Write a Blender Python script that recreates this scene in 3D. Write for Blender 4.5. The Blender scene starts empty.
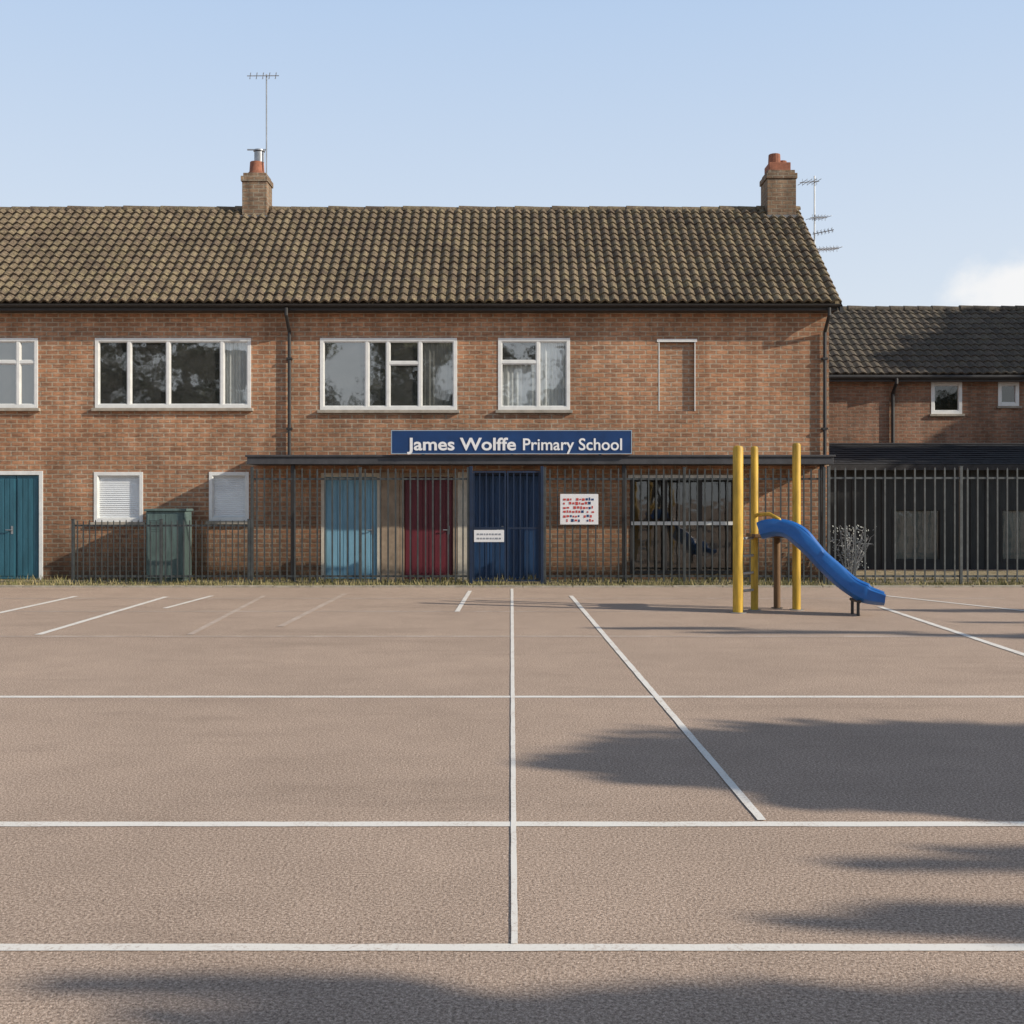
import bpy, math, random
from mathutils import Vector, Matrix
random.seed(7)
F=1100.0; HC=1.6; HY=500.0
def WX(px,d): return (px-512.0)*d/F
def WZ(py,d): return HC+(HY-py)*d/F
def GD(py): return F*HC/(py-HY)
scene=bpy.context.scene
COL=scene.collection
# ---------------------------------------------------------------- materials
class NT:
    def __init__(s,name):
        s.m=bpy.data.materials.new(name); s.m.use_nodes=True
        s.t=s.m.node_tree; s.n=s.t.nodes; s.l=s.t.links
        s.b=s.n['Principled BSDF']
    def node(s,typ,**kw):
        n=s.n.new(typ)
        for k,v in kw.items():
            if k in n.inputs: n.inputs[k].default_value=v
            else: setattr(n,k,v)
        return n
    def link(s,a,b): s.l.new(a,b)
    def pos(s,scale=(1,1,1)):
        g=s.node('ShaderNodeNewGeometry'); m=s.node('ShaderNodeVectorMath',operation='MULTIPLY')
        m.inputs[1].default_value=scale; s.link(g.outputs['Position'],m.inputs[0]); return m.outputs[0]
    def noise(s,scale,detail=4,rough=.6,vec=None):
        n=s.node('ShaderNodeTexNoise'); n.inputs['Scale'].default_value=scale
        n.inputs['Detail'].default_value=detail; n.inputs['Roughness'].default_value=rough
        s.link(vec if vec is not None else s.pos(),n.inputs['Vector']); return n.outputs['Fac']
    def ramp(s,fac,stops):
        r=s.node('ShaderNodeValToRGB'); e=r.color_ramp.elements
        while len(e)<len(stops): e.new(.5)
        for i,(p,c) in enumerate(stops):
            e[i].position=p
            if not hasattr(c,'__len__'): c=(c,c,c)
            e[i].color=(*c[:3],1)
        s.link(fac,r.inputs['Fac']); return r.outputs['Color']
    def mix(s,fac,a,b,mode='MIX'):
        n=s.node('ShaderNodeMix',data_type='RGBA',blend_type=mode)
        for v,i in ((fac,0),(a,6),(b,7)):
            if hasattr(v,'is_output'): s.link(v,n.inputs[i])
            elif i==0: n.inputs[0].default_value=v
            else: n.inputs[i].default_value=(*v[:3],1)
        return n.outputs[2]
    def math(s,op,a,b=0.0,clamp=False):
        n=s.node('ShaderNodeMath',operation=op); n.use_clamp=clamp
        for i,v in enumerate((a,b)):
            if hasattr(v,'is_output'): s.link(v,n.inputs[i])
            else: n.inputs[i].default_value=v
        return n.outputs[0]
    def bump(s,h,strength=.5,dist=.01,normal=None):
        n=s.node('ShaderNodeBump'); n.inputs['Strength'].default_value=strength; n.inputs['Distance'].default_value=dist
        s.link(h,n.inputs['Height'])
        if normal is not None: s.link(normal,n.inputs['Normal'])
        s.link(n.outputs[0],s.b.inputs['Normal']); return n.outputs[0]
    def color(s,c):
        if hasattr(c,'is_output'): s.link(c,s.b.inputs['Base Color'])
        else: s.b.inputs['Base Color'].default_value=(*c,1)
    def rough(s,v): s.b.inputs['Roughness'].default_value=v

def simple(name,c,rough=.6,var=.25,scale=6,metal=0,streak=False):
    t=NT(name)
    v=t.pos((3,3,.5)) if streak else t.pos()
    n=t.noise(scale,5,.65,v)
    d=tuple(x*(1-var) for x in c); l=tuple(min(1,x*(1+var*.6)) for x in c)
    t.color(t.ramp(n,[(.3,d),(.7,l)])); t.rough(rough); t.b.inputs['Metallic'].default_value=metal
    t.bump(t.noise(scale*12,3),.12,.004)
    return t.m

def brick_mat(name,c1,c2,mortar,grime=.5):
    t=NT(name)
    g=t.node('ShaderNodeNewGeometry'); sp=t.node('ShaderNodeSeparateXYZ'); t.link(g.outputs['Position'],sp.inputs[0])
    cx=t.node('ShaderNodeCombineXYZ'); t.link(t.math('ADD',sp.outputs[0],sp.outputs[1]),cx.inputs[0]); t.link(sp.outputs[2],cx.inputs[1])
    b=t.node('ShaderNodeTexBrick'); t.link(cx.outputs[0],b.inputs['Vector'])
    b.inputs['Scale'].default_value=1; b.inputs['Brick Width'].default_value=.235; b.inputs['Row Height'].default_value=.092
    b.inputs['Mortar Size'].default_value=.015; b.inputs['Mortar Smooth'].default_value=.25; b.inputs['Bias'].default_value=-.1
    b.inputs['Color1'].default_value=(*c1,1); b.inputs['Color2'].default_value=(*c2,1); b.inputs['Mortar'].default_value=(*mortar,1)
    v=t.noise(13,4,.75,t.pos((.55,.55,2.6)))
    col=t.mix(.8,b.outputs['Color'],t.ramp(v,[(.32,.48),(.5,.95),(.68,1.28)]),'MULTIPLY')
    big=t.noise(.55,5,.65)
    col=t.mix(.7,col,t.ramp(big,[(.35,.62),(.62,1.12)]),'MULTIPLY')
    hue=t.noise(1.3,4,.7)
    col=t.mix(.5,col,t.ramp(hue,[(.35,(1.0,.86,.72)),(.65,(1.0,1.05,1.08))]),'MULTIPLY')
    st=t.noise(1.6,4,.7,t.pos((2.2,2.2,.25)))
    col=t.mix(grime,col,t.ramp(st,[(.42,(.52,.50,.48)),(.6,1.0)]),'MULTIPLY')
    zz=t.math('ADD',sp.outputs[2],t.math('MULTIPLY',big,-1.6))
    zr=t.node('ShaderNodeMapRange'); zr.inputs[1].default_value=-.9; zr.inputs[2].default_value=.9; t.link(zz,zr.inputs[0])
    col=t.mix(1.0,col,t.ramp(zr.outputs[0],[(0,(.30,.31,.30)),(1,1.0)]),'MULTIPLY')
    t.color(col); t.rough(.9)
    inv=t.math('SUBTRACT',1.0,b.outputs['Fac'])
    t.bump(t.math('ADD',inv,t.math('MULTIPLY',v,.5)),.8,.011)
    return t.m
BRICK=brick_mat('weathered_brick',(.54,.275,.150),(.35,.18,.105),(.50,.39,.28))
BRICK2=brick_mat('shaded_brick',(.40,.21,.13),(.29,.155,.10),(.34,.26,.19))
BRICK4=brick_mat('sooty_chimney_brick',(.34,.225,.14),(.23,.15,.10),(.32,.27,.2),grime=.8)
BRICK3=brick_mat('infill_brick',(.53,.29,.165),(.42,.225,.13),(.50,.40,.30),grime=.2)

def roof_mat(name,a,b,moss):
    t=NT(name); at=t.node('ShaderNodeAttribute',attribute_name='tile')
    base=t.mix(at.outputs['Fac'],a,b)
    n=t.noise(3.5,6,.75); base=t.mix(t.ramp(n,[(.44,0.0),(.70,.85)]),base,moss)
    n2=t.noise(22,5,.75); base=t.mix(.9,base,t.ramp(n2,[(.34,.35),(.5,.9),(.68,1.7)]),'MULTIPLY')
    n3=t.noise(.5,4,.6); base=t.mix(.6,base,t.ramp(n3,[(.35,.65),(.65,1.15)]),'MULTIPLY')
    t.color(base); t.rough(.92); t.bump(n2,.6,.012); return t.m
ROOF=roof_mat('mossy_pantile',(.115,.082,.054),(.195,.145,.095),(.27,.22,.12))
ROOF2=roof_mat('dark_pantile',(.075,.06,.046),(.13,.102,.075),(.14,.12,.08))

def tarmac():
    t=NT('worn_tarmac')
    n1=t.noise(.35,5,.6); n2=t.noise(1.9,5,.7); n3=t.noise(75,3,.75); n4=t.noise(190,2,.7)
    c=t.ramp(n3,[(.33,(.20,.145,.108)),(.5,(.46,.342,.262)),(.68,(.74,.58,.46))])
    c=t.mix(.8,c,t.ramp(n4,[(.32,.45),(.68,1.45)]),'MULTIPLY')
    c=t.mix(.5,c,t.ramp(n1,[(.35,.84),(.65,1.1)]),'MULTIPLY')
    c=t.mix(.3,c,t.ramp(n2,[(.35,.80),(.62,1.08)]),'MULTIPLY')
    vo=t.node('ShaderNodeTexVoronoi'); vo.inputs['Scale'].default_value=48; t.link(t.pos(),vo.inputs['Vector'])
    c=t.mix(t.ramp(vo.outputs['Distance'],[(.10,.55),(.22,0.0)]),c,(.13,.105,.085))
    # long scuffs and old damp stains
    sc=t.noise(.9,6,.75,t.pos((.35,1.6,1)))
    c=t.mix(.35,c,t.ramp(sc,[(.36,.72),(.46,1.0)]),'MULTIPLY')
    t.color(c); t.rough(.93)
    t.b.inputs['Specular IOR Level'].default_value=.2
    t.bump(t.math('ADD',n3,t.math('MULTIPLY',n4,.5)),.75,.006)
    return t.m
TARMAC=tarmac()
def paint(name,cov,c=(.80,.76,.69)):
    t=NT(name)
    n=t.noise(55,5,.8); n2=t.noise(3,4,.6)
    m=t.ramp(t.math('ADD',t.math('MULTIPLY',n,.65),t.math('MULTIPLY',n2,.35)),[(cov-.07,0.0),(cov+.07,1.0)])
    t.color(t.mix(m,c,(.43,.33,.26))); t.rough(.85); t.bump(n,.4,.003); return t.m
LINE=paint('worn_line_paint',.59); FAINT=paint('faded_line_paint',.46,(.64,.55,.47))

WHITE=simple('white_frame_paint',(.76,.76,.73),.45,.12,5)
CREAM=simple('cream_paint',(.60,.54,.44),.6,.2,4)
TEAL=simple('teal_door_paint',(.03,.12,.165),.45,.3,3,streak=True)
LBLUE=simple('pale_blue_door_paint',(.19,.38,.50),.5,.2,3,streak=True)
RED=simple('maroon_door_paint',(.14,.018,.028),.5,.3,3,streak=True)
NAVY=simple('navy_paint',(.008,.022,.055),.5,.3,4)
NAVYD=simple('navy_door_paint',(.012,.05,.13),.5,.35,4,streak=True)
SIGNB=simple('sign_blue',(.009,.045,.15),.4,.2,3)
DARK=simple('dark_gutter_plastic',(.03,.028,.027),.5,.25,5)
FASC=simple('grey_felt_fascia',(.06,.06,.065),.7,.3,4)
FENCE=simple('dark_fence_paint',(.055,.062,.062),.4,.4,8)
FENCEG=simple('weathered_grey_fence_steel',(.105,.115,.115),.45,.35,8,metal=.2)
STEEL=simple('galvanised_steel',(.35,.36,.37),.45,.25,9,metal=.6)
LEAD=simple('dull_lead',(.16,.16,.16),.7,.3,9)
YEL=simple('yellow_post_paint',(.56,.345,.035),.55,.45,4,streak=True)
BLUEP=simple('blue_slide_plastic',(.018,.125,.40),.3,.18,4)
BROWN=simple('brown_wood',(.16,.09,.04),.8,.35,7,streak=True)
CONC=simple('pale_concrete',(.36,.32,.26),.9,.3,6)
PIER=simple('buff_pier_render',(.36,.27,.19),.9,.35,4)
POT=simple('terracotta',(.30,.115,.065),.85,.4,9)
CURT=simple('pale_curtain',(.82,.83,.82),.9,.15,3)
NET=simple('dull_net_curtain',(.22,.22,.21),.9,.3,3)
BLIND=simple('white_roller_blind',(.82,.83,.84),.7,.06,2)
GREEN=simple('grey_green_cabinet_paint',(.10,.15,.14),.6,.4,5,streak=True)
SLATE=simple('dark_slate',(.03,.03,.032),.8,.4,8)
TIMB=simple('dark_shaded_timber',(.022,.025,.026),.75,.4,4,streak=True)  # dark timber, its colour taken darker still for the shadow over the outbuilding
SIGNW=simple('notice_white',(.75,.75,.75),.4,.05,3)
SIGNR=simple('notice_red',(.50,.06,.05),.5,.1,3)
BARK=simple('bark',(.12,.09,.065),.95,.4,9,streak=True)
INNER=simple('dull_interior',(.045,.045,.042),.9,.4,1.5)
LETTER=simple('white_lettering',(.82,.82,.82),.5,.03,3)

def leafm():
    t=NT('leaf'); at=t.node('ShaderNodeAttribute',attribute_name='tile')
    t.color(t.mix(at.outputs['Fac'],(.045,.06,.025),(.17,.18,.09))); t.rough(.7); return t.m
LEAF=leafm()
def grassm():
    t=NT('dry_grass'); at=t.node('ShaderNodeAttribute',attribute_name='tile')
    t.color(t.mix(at.outputs['Fac'],(.10,.11,.035),(.38,.31,.15))); t.rough(.85); return t.m
GRASS=grassm()
def soil():
    t=NT('mossy_verge'); n=t.noise(5,6,.75); n2=t.noise(60,3,.7)
    c=t.ramp(n,[(.35,(.13,.12,.055)),(.5,(.33,.27,.16)),(.65,(.42,.35,.24))])
    t.color(t.mix(.7,c,t.ramp(n2,[(.3,.5),(.7,1.3)]),'MULTIPLY')); t.rough(.95); t.bump(n2,.8,.02); return t.m
SOIL=soil()
def glass(name,refl,tint,dust):
    t=NT(name)
    tr=t.node('ShaderNodeBsdfTransparent'); tr.inputs[0].default_value=(*tint,1)
    gl=t.node('ShaderNodeBsdfGlossy'); gl.inputs['Roughness'].default_value=.03; gl.inputs[0].default_value=(.95,.93,.89,1)
    bp=t.node('ShaderNodeBump'); bp.inputs['Strength'].default_value=.15; bp.inputs['Distance'].default_value=.02
    t.link(t.noise(2.2,2,.5),bp.inputs['Height']); t.link(bp.outputs[0],gl.inputs['Normal'])
    df=t.node('ShaderNodeBsdfDiffuse'); dn=t.noise(4,6,.75); t.link(t.ramp(dn,[(.35,(.11,.115,.11)),(.65,(.36,.36,.34))]),df.inputs[0])
    mx=t.node('ShaderNodeMixShader'); mx.inputs[0].default_value=refl
    t.link(tr.outputs[0],mx.inputs[1]); t.link(gl.outputs[0],mx.inputs[2])
    m2=t.node('ShaderNodeMixShader'); m2.inputs[0].default_value=dust
    t.link(mx.outputs[0],m2.inputs[1]); t.link(df.outputs[0],m2.inputs[2])
    t.link(m2.outputs[0],t.n['Material Output'].inputs['Surface']); return t.m
GLASS=glass('dusty_window_glass',.34,(.92,.94,.93),.13); GLASSB=glass('clear_window_glass',.06,(.97,.98,.98),.04); GLASSD=glass('dim_window_glass',.12,(.4,.42,.4),.05)
# ---------------------------------------------------------------- mesh builder
def empty(name,loc,label=None,cat=None,group=None,parent=None):
    o=bpy.data.objects.new(name,None); COL.objects.link(o); o.location=loc; o.empty_display_size=.2
    o['_w']=tuple(loc)
    if label:o['label']=label
    if cat:o['category']=cat
    if group:o['group']=group
    return o
class M:
    def __init__(s): s.v=[];s.f=[];s.m=[];s.c=[]
    def face(s,pts,mat=0,c=.5):
        i=len(s.v); s.v.extend([tuple(p) for p in pts]); s.f.append(tuple(range(i,i+len(pts)))); s.m.append(mat); s.c.append(c)
    def box(s,x0,x1,y0,y1,z0,z1,mat=0,c=.5):
        if x0>x1:x0,x1=x1,x0
        if y0>y1:y0,y1=y1,y0
        i=len(s.v)
        s.v+= [(x0,y0,z0),(x1,y0,z0),(x1,y1,z0),(x0,y1,z0),(x0,y0,z1),(x1,y0,z1),(x1,y1,z1),(x0,y1,z1)]
        for f in ((0,3,2,1),(4,5,6,7),(0,1,5,4),(1,2,6,5),(2,3,7,6),(3,0,4,7)):
            s.f.append(tuple(i+k for k in f)); s.m.append(mat); s.c.append(c)
    def tube(s,pts,rad,seg=12,mat=0,cap=True):
        pts=[Vector(p) for p in pts]
        if not hasattr(rad,'__len__'): rad=[rad]*len(pts)
        rings=[]
        t0=(pts[1]-pts[0]).normalized()
        up=Vector((0,0,1)) if abs(t0.z)<.9 else Vector((1,0,0))
        n=t0.cross(up).normalized()
        for k,p in enumerate(pts):
            if k==0:t=t0
            elif k==len(pts)-1:t=(pts[k]-pts[k-1]).normalized()
            else:t=((pts[k+1]-pts[k]).normalized()+(pts[k]-pts[k-1]).normalized()).normalized()
            n=(n-t*n.dot(t)).normalized(); b=t.cross(n)
            i=len(s.v); rings.append(i)
            for j in range(seg):
                a=2*math.pi*j/seg; s.v.append(tuple(p+(n*math.cos(a)+b*math.sin(a))*rad[k]))
        for a,b2 in zip(rings,rings[1:]):
            for j in range(seg):
                s.f.append((a+j,a+(j+1)%seg,b2+(j+1)%seg,b2+j)); s.m.append(mat); s.c.append(.5)
        if cap:
            s.f.append(tuple(rings[0]+j for j in reversed(range(seg)))); s.m.append(mat); s.c.append(.5)
            s.f.append(tuple(rings[-1]+j for j in range(seg))); s.m.append(mat); s.c.append(.5)
    def make(s,name,mats,parent=None,label=None,cat=None,group=None,kind=None,bev=0,smooth=False,base=False):
        if not isinstance(mats,(list,tuple)): mats=[mats]
        xs=[v[0] for v in s.v];ys=[v[1] for v in s.v];zs=[v[2] for v in s.v]
        c=Vector(((min(xs)+max(xs))/2,(min(ys)+max(ys))/2,min(zs) if base else (min(zs)+max(zs))/2))
        me=bpy.data.meshes.new(name)
        me.from_pydata([(v[0]-c.x,v[1]-c.y,v[2]-c.z) for v in s.v],[],s.f)
        for m in mats: me.materials.append(m)
        me.polygons.foreach_set('material_index',s.m)
        at=me.attributes.new('tile','FLOAT','FACE'); at.data.foreach_set('value',s.c)
        if smooth:
            me.polygons.foreach_set('use_smooth',[True]*len(s.f))
        me.update()
        o=bpy.data.objects.new(name,me); COL.objects.link(o); o.location=c; o['_w']=tuple(c)
        if smooth: 
            try: me.set_sharp_from_angle(angle=math.radians(45))
            except Exception: pass
        if parent is not None:
            o.parent=parent; o.matrix_parent_inverse=Matrix.Translation(-Vector(parent['_w']))
        if bev:
            b=o.modifiers.new('bevel','BEVEL'); b.width=bev; b.segments=2; b.limit_method='ANGLE'
        if label:o['label']=label
        if cat:o['category']=cat
        if group:o['group']=group
        if kind:o['kind']=kind
        return o

def wall_open(m,x0,x1,z0,z1,y,ops,depth=.12):
    X=sorted(set([x0,x1]+[v for o in ops for v in (o[0],o[1])])); Z=sorted(set([z0,z1]+[v for o in ops for v in (o[2],o[3])]))
    for a,b in zip(X,X[1:]):
        for c,d in zip(Z,Z[1:]):
            mx,mz=(a+b)/2,(c+d)/2
            if any(o[0]<mx<o[1] and o[2]<mz<o[3] for o in ops): continue
            m.face([(a,y,c),(b,y,c),(b,y,d),(a,y,d)])
    for o in ops:
        a,b,c,d=o[:4]; e=y+depth
        m.face([(a,y,c),(a,y,d),(a,e,d),(a,e,c)]); m.face([(b,y,c),(b,e,c),(b,e,d),(b,y,d)])
        m.face([(a,y,d),(b,y,d),(b,e,d),(a,e,d)]); m.face([(a,y,c),(a,e,c),(b,e,c),(b,y,c)])

def tiles(m,x0,x1,ey,ez,ry,rz,col=.2,rows=14,seg=6,amp=.058):
    dy,dz=ry-ey,rz-ez; L=math.hypot(dy,dz); sg=1 if dy>0 else -1
    S=Vector((0,dy/L,dz/L)); N=Vector((0,-dz/L*sg,abs(dy)/L)); nc=int(round((x1-x0)/col)); w=(x1-x0)/nc
    for r in range(rows):
        for c in range(nc):
            cv=random.random(); j=random.uniform(-.009,.009); jl=random.uniform(-.006,.008)
            v0=L*r/rows+j; v1=L*(r+1)/rows+.03
            lo=[];hi=[];lip=[]
            for k in range(seg+1):
                u=k/seg; h=amp*(.5-.5*math.cos(2*math.pi*u))**.8
                x=x0+(c+u)*w
                b=Vector((x,ey,ez))
                lo.append(b+S*v0+N*(h+.038+jl)); hi.append(b+S*v1+N*(h*.95)); lip.append(b+S*v0+N*(h-.004))
            for k in range(seg):
                if sg>0: m.face([lo[k],lo[k+1],hi[k+1],hi[k]],0,cv); m.face([lip[k],lip[k+1],lo[k+1],lo[k]],0,cv*.2)
                else: m.face([lo[k+1],lo[k],hi[k],hi[k+1]],0,cv); m.face([lip[k+1],lip[k],lo[k],lo[k+1]],0,cv*.2)
def ridge(m,x0,x1,y,z,r=.11,step=.42):
    x=x0
    while x<x1-.01:
        e=min(x+step,x1); rr=r*random.uniform(.96,1.06); i=len(m.v); n=8
        dz=random.uniform(-.008,.012); cv=random.random()
        for xx,q in ((x,rr*1.06),(e,rr*.94)):
            for k in range(n+1):
                a=math.pi*(k/n)*1.1-.05*math.pi; m.v.append((xx,y-math.cos(a)*q,z+dz+math.sin(a)*q))
        for k in range(n):
            m.f.append((i+k,i+n+1+k,i+n+2+k,i+k+1)); m.m.append(0); m.c.append(cv)
        m.f.append(tuple(i+k for k in range(n+1))); m.m.append(0); m.c.append(.1)
        x=e

# ---------------------------------------------------------------- ground
g=M(); g.face([(-400,-300,0),(400,-300,0),(400,900,0),(-400,900,0)])
g.make('ground',TARMAC,kind='structure',label='worn grey brown tarmac school playground',cat='ground')
v=M(); v.face([(-40,20.25,.006),(40,20.25,.006),(40,24.9,.006),(-40,24.9,.006)]); 
v.make('verge',SOIL,kind='structure',label='mossy dirt strip at the foot of the building',cat='ground')
k=M()
x=-30.0
while x<30: k.box(x+.006,x+.909,20.12,20.245,-.05,.03+random.uniform(-.004,.004)); x+=.915
k.make('kerb_edging',CONC,kind='structure',label='low concrete edging along the playground',cat='kerb',bev=.008)

def gline(p0,p1,w0,w1,mat,name='painted_line',z=.003):
    a=Vector((*p0,z));b=Vector((*p1,z)); d=(b-a).normalized(); n=Vector((-d.y,d.x,0)); m=M(); N=int(max(24,(b-a).length/.12))
    L=[];R=[]
    for i in range(N+1):
        t=i/N; w=(w0+(w1-w0)*t)/2; p=a.lerp(b,t)+n*random.uniform(-.04,.04)*w; L.append(p+n*w*random.uniform(.92,1.06)); R.append(p-n*w*random.uniform(.92,1.06))
    for i in range(N): m.face([R[i],R[i+1],L[i+1],L[i]])
    m.make(name,mat,kind='structure',label='worn white painted court line on tarmac',cat='road marking')
def pxl(p0,p1,w0,w1,mat,z=.003,ext=0):
    d0,d1=GD(p0[1]),GD(p1[1]); a=Vector((WX(p0[0],d0),d0)); b=Vector((WX(p1[0],d1),d1))
    if ext: b=b+(b-a).normalized()*ext
    gline(a,b,w0,w1,mat,z=z)
for y,w,m in ((948,.062,LINE),(824.5,.08,LINE),(697,.085,LINE),(636.5,.11,FAINT)):
    d=GD(y); gline((-14,d),(14,d),w,w,m)
gline((-14,GD(611.5)),(2.8,GD(611.5)),.08,.08,FAINT)
gline((-14,GD(598.5)),(8.0,GD(598.5)),.10,.10,FAINT)
Z2_=.0055
pxl((512,589),(514.5,945),.050,.024,LINE,z=Z2_)
pxl((571,596),(762,821),.07,.045,LINE,z=Z2_)
pxl((880,607),(1024,655),.09,.09,LINE,z=Z2_,ext=4)
pxl((166,597),(38,635),.09,.09,LINE,z=Z2_)
pxl((76,596.5),(0,613),.10,.10,LINE,z=Z2_,ext=2)
pxl((212,596),(165,608.5),.08,.08,LINE,z=Z2_)
pxl((264,596),(190,635),.08,.08,FAINT,z=Z2_)
pxl((345,594),(280,627),.09,.09,FAINT,z=Z2_)
pxl((470,591),(457,612),.07,.07,LINE,z=Z2_)
pxl((886,596),(1024,611),.09,.09,LINE,z=Z2_,ext=4)

# ---------------------------------------------------------------- main building
FY=22.0
def X(px): return WX(px,FY)
def Z(py): return WZ(py,FY)
BLD=empty('school_building',(-4,22,0),'two storey brown brick school building with pantile roof','building')
wins=[ # x0,x1,y0,y1,splits,transoms{pane:py},curtains{pane:kind}
 (-30,38,338,408,[18],{0:362,1:362},{}),
 (95,251,338,408,[129,168,222],{},{3:'c'}),
 (320,457,338,410,[367,388,420],{2:363},{3:'n'}),
 (498,570,338,410,[538],{0:362},{0:'h',1:'c'}),
 (94,143,472,522,[],{},{0:'b'}),
 (209,249,472,521,[],{},{0:'b'}),
 (630,735,477,574,[665,700],{},{}),
 (-420,-260,338,408,[-380,-310],{},{}),(-240,-100,338,408,[-170],{},{}),
]
doors=[(-12,43,471,580,TEAL,'teal door in a white frame'),(321,381,473,580,LBLUE,'pale blue door in a cream frame'),
       (400,457,473,580,RED,'dark maroon door'),(470,543,473,580,NAVYD,'navy blue double entrance door')]
ops=[]
for w in wins: ops.append((X(w[0]),X(w[1]),Z(w[3]),Z(w[2])))
for d in doors: ops.append((X(d[0]),X(d[1]),0.0,Z(d[2])))
bw=(X(659.5),X(694.5),Z(411),Z(342)); 
EX=6.34; WX0=-20.0; ZT=5.62; RY,RZ=24.85,8.15; BY=27.7
m=M()
wall_open(m,WX0,EX,-.1,ZT,FY,ops+[bw],.11)
m.face([(EX,FY,-.1),(EX,BY,-.1),(EX,BY,ZT),(EX,RY,RZ-.05),(EX,FY,ZT)])
m.face([(WX0,BY,-.1),(WX0,FY,-.1),(WX0,FY,ZT),(WX0,RY,RZ-.05),(WX0,BY,ZT)])
m.face([(EX,BY,-.1),(WX0,BY,-.1),(WX0,BY,ZT),(EX,BY,ZT)])
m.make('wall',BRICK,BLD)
m=M(); m.face([(bw[0]-.01,FY+.07,bw[2]-.01),(bw[1]+.01,FY+.07,bw[2]-.01),(bw[1]+.01,FY+.07,bw[3]+.01),(bw[0]-.01,FY+.07,bw[3]+.01)])
inf=m.make('bricked_up_window',BRICK3,BLD,label='bricked up window opening under a white lintel')
m=M(); m.box(bw[0]-.05,bw[1]+.05,FY-.015,FY+.10,bw[3],bw[3]+.06)
m.box(bw[0]-.018,bw[0],FY-.006,FY+.05,bw[2],bw[3]-.002); m.box(bw[1],bw[1]+.018,FY-.006,FY+.05,bw[2],bw[3]-.002); m.make('lintel',WHITE,inf)
m=M(); m.box(WX0+.1,EX-.1,FY+.2,BY-.1,2.7,2.85); m.box(WX0+.1,EX-.1,FY+1.6,FY+1.7,.02,2.69); m.box(WX0+.1,EX-.1,FY+1.6,FY+1.7,2.86,5.5)
m.box(WX0+.1,EX-.1,FY+.2,FY+1.59,.01,.02)
m.box(WX0+.1,EX-.1,FY+.2,BY-.1,5.52,5.58); m.make('interior_floor',INNER,BLD)

def window(x0,x1,z0,z1,splits,trans,curt,parent,y=FY,fr=.07,mat=WHITE,sill=True,glass=GLASS):
    g=M(); f=M(); xs=[x0]+splits+[x1]; yf=y-.012; yb=y+.07; yg=y+.035
    f.box(x0,x0+fr,yf,yb,z0,z1); f.box(x1-fr,x1,yf,yb,z0,z1)
    f.box(x0+fr,x1-fr,yf,yb,z1-fr,z1); f.box(x0+fr,x1-fr,yf,yb,z0,z0+fr)
    for s in splits: f.box(s-.03,s+.03,yf+.006,yb-.004,z0+fr,z1-fr)
    for i in range(len(xs)-1):
        a=xs[i]+(fr if i==0 else .03); b=xs[i+1]-(fr if i==len(xs)-2 else .03)
        if i in trans: f.box(a,b,yf+.009,yb-.008,trans[i]-.028,trans[i]+.028)
        q=.018
        for (c,d) in (((z0+fr,trans[i]-.028),(trans[i]+.028,z1-fr)) if i in trans else ((z0+fr,z1-fr),)):
            f.box(a,a+q,yf+.02,yb-.01,c,d); f.box(b-q,b,yf+.02,yb-.01,c,d)
            f.box(a+q,b-q,yf+.02,yb-.01,d-q,d); f.box(a+q,b-q,yf+.02,yb-.01,c,c+q)
            # each pane sits very slightly out of true
            t1,t2=random.uniform(-.004,.004),random.uniform(-.004,.004)
            g.face([(a,yg+t1,c),(b,yg-t1,c),(b,yg-t1+t2,d),(a,yg+t1+t2,d)])
    W=g.make('window',glass,parent)
    f.make('frame',mat,W,bev=.004)
    if sill:
        s=M(); s.box(x0-.05,x1+.05,y-.075,y+.01,z0-.065,z0-.004); s.make('sill',CONC,W,bev=.006)
    for i,kd in curt.items():
        a,b=xs[i]+.02,xs[i+1]-.02; c=M()
        if kd=='b':
            n=22
            for k in range(n):
                za=z0+.05+(z1-z0-.1)*k/n; zb=z0+.05+(z1-z0-.1)*(k+1)/n
                c.face([(a,yg+.02,za),(b,yg+.02,za),(b,yg+.036,zb-.006),(a,yg+.036,zb-.006)]); c.face([(a,yg+.036,zb-.006),(b,yg+.036,zb-.006),(b,yg+.02,zb),(a,yg+.02,zb)])
            c.make('blind',BLIND,W)
        else:
            zt=z1-.05 if kd in 'cn' else z0+(z1-z0)*.68
            n=40; P=[(a+(b-a)*k/n, yg+.075+.016*math.sin(k*1.25)+.010*math.sin(k*.5)) for k in range(n+1)]
            for p,q in zip(P,P[1:]): c.face([(p[0],p[1],z0+.03),(q[0],q[1],z0+.03),(q[0],q[1],zt),(p[0],p[1],zt)])
            c.make('curtain',CURT if kd!='n' else NET,W,smooth=True)
    return W
for i,w in enumerate(wins):
    W=window(X(w[0]),X(w[1]),Z(w[3]),Z(w[2]),[X(s) for s in w[4]],{k:Z(t) for k,t in w[5].items()},w[6],BLD,
           mat=WHITE if i!=6 else DARK, sill=(i!=6), fr=.07 if i!=6 else .05, glass=GLASSB if i in (4,5) else (GLASSD if i==6 else GLASS))
    if i==6:
        m=M(); m.box(X(w[0])+.02,X(w[1])-.02,FY-.035,FY-.013,Z(525),Z(521.5)); m.make('rail',WHITE,W)
        m=M(); m.box(X(w[0])-.04,X(w[1])+.04,FY-.03,FY-.013,Z(478.5),Z(475)); m.make('lintel',WHITE,W)

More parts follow.
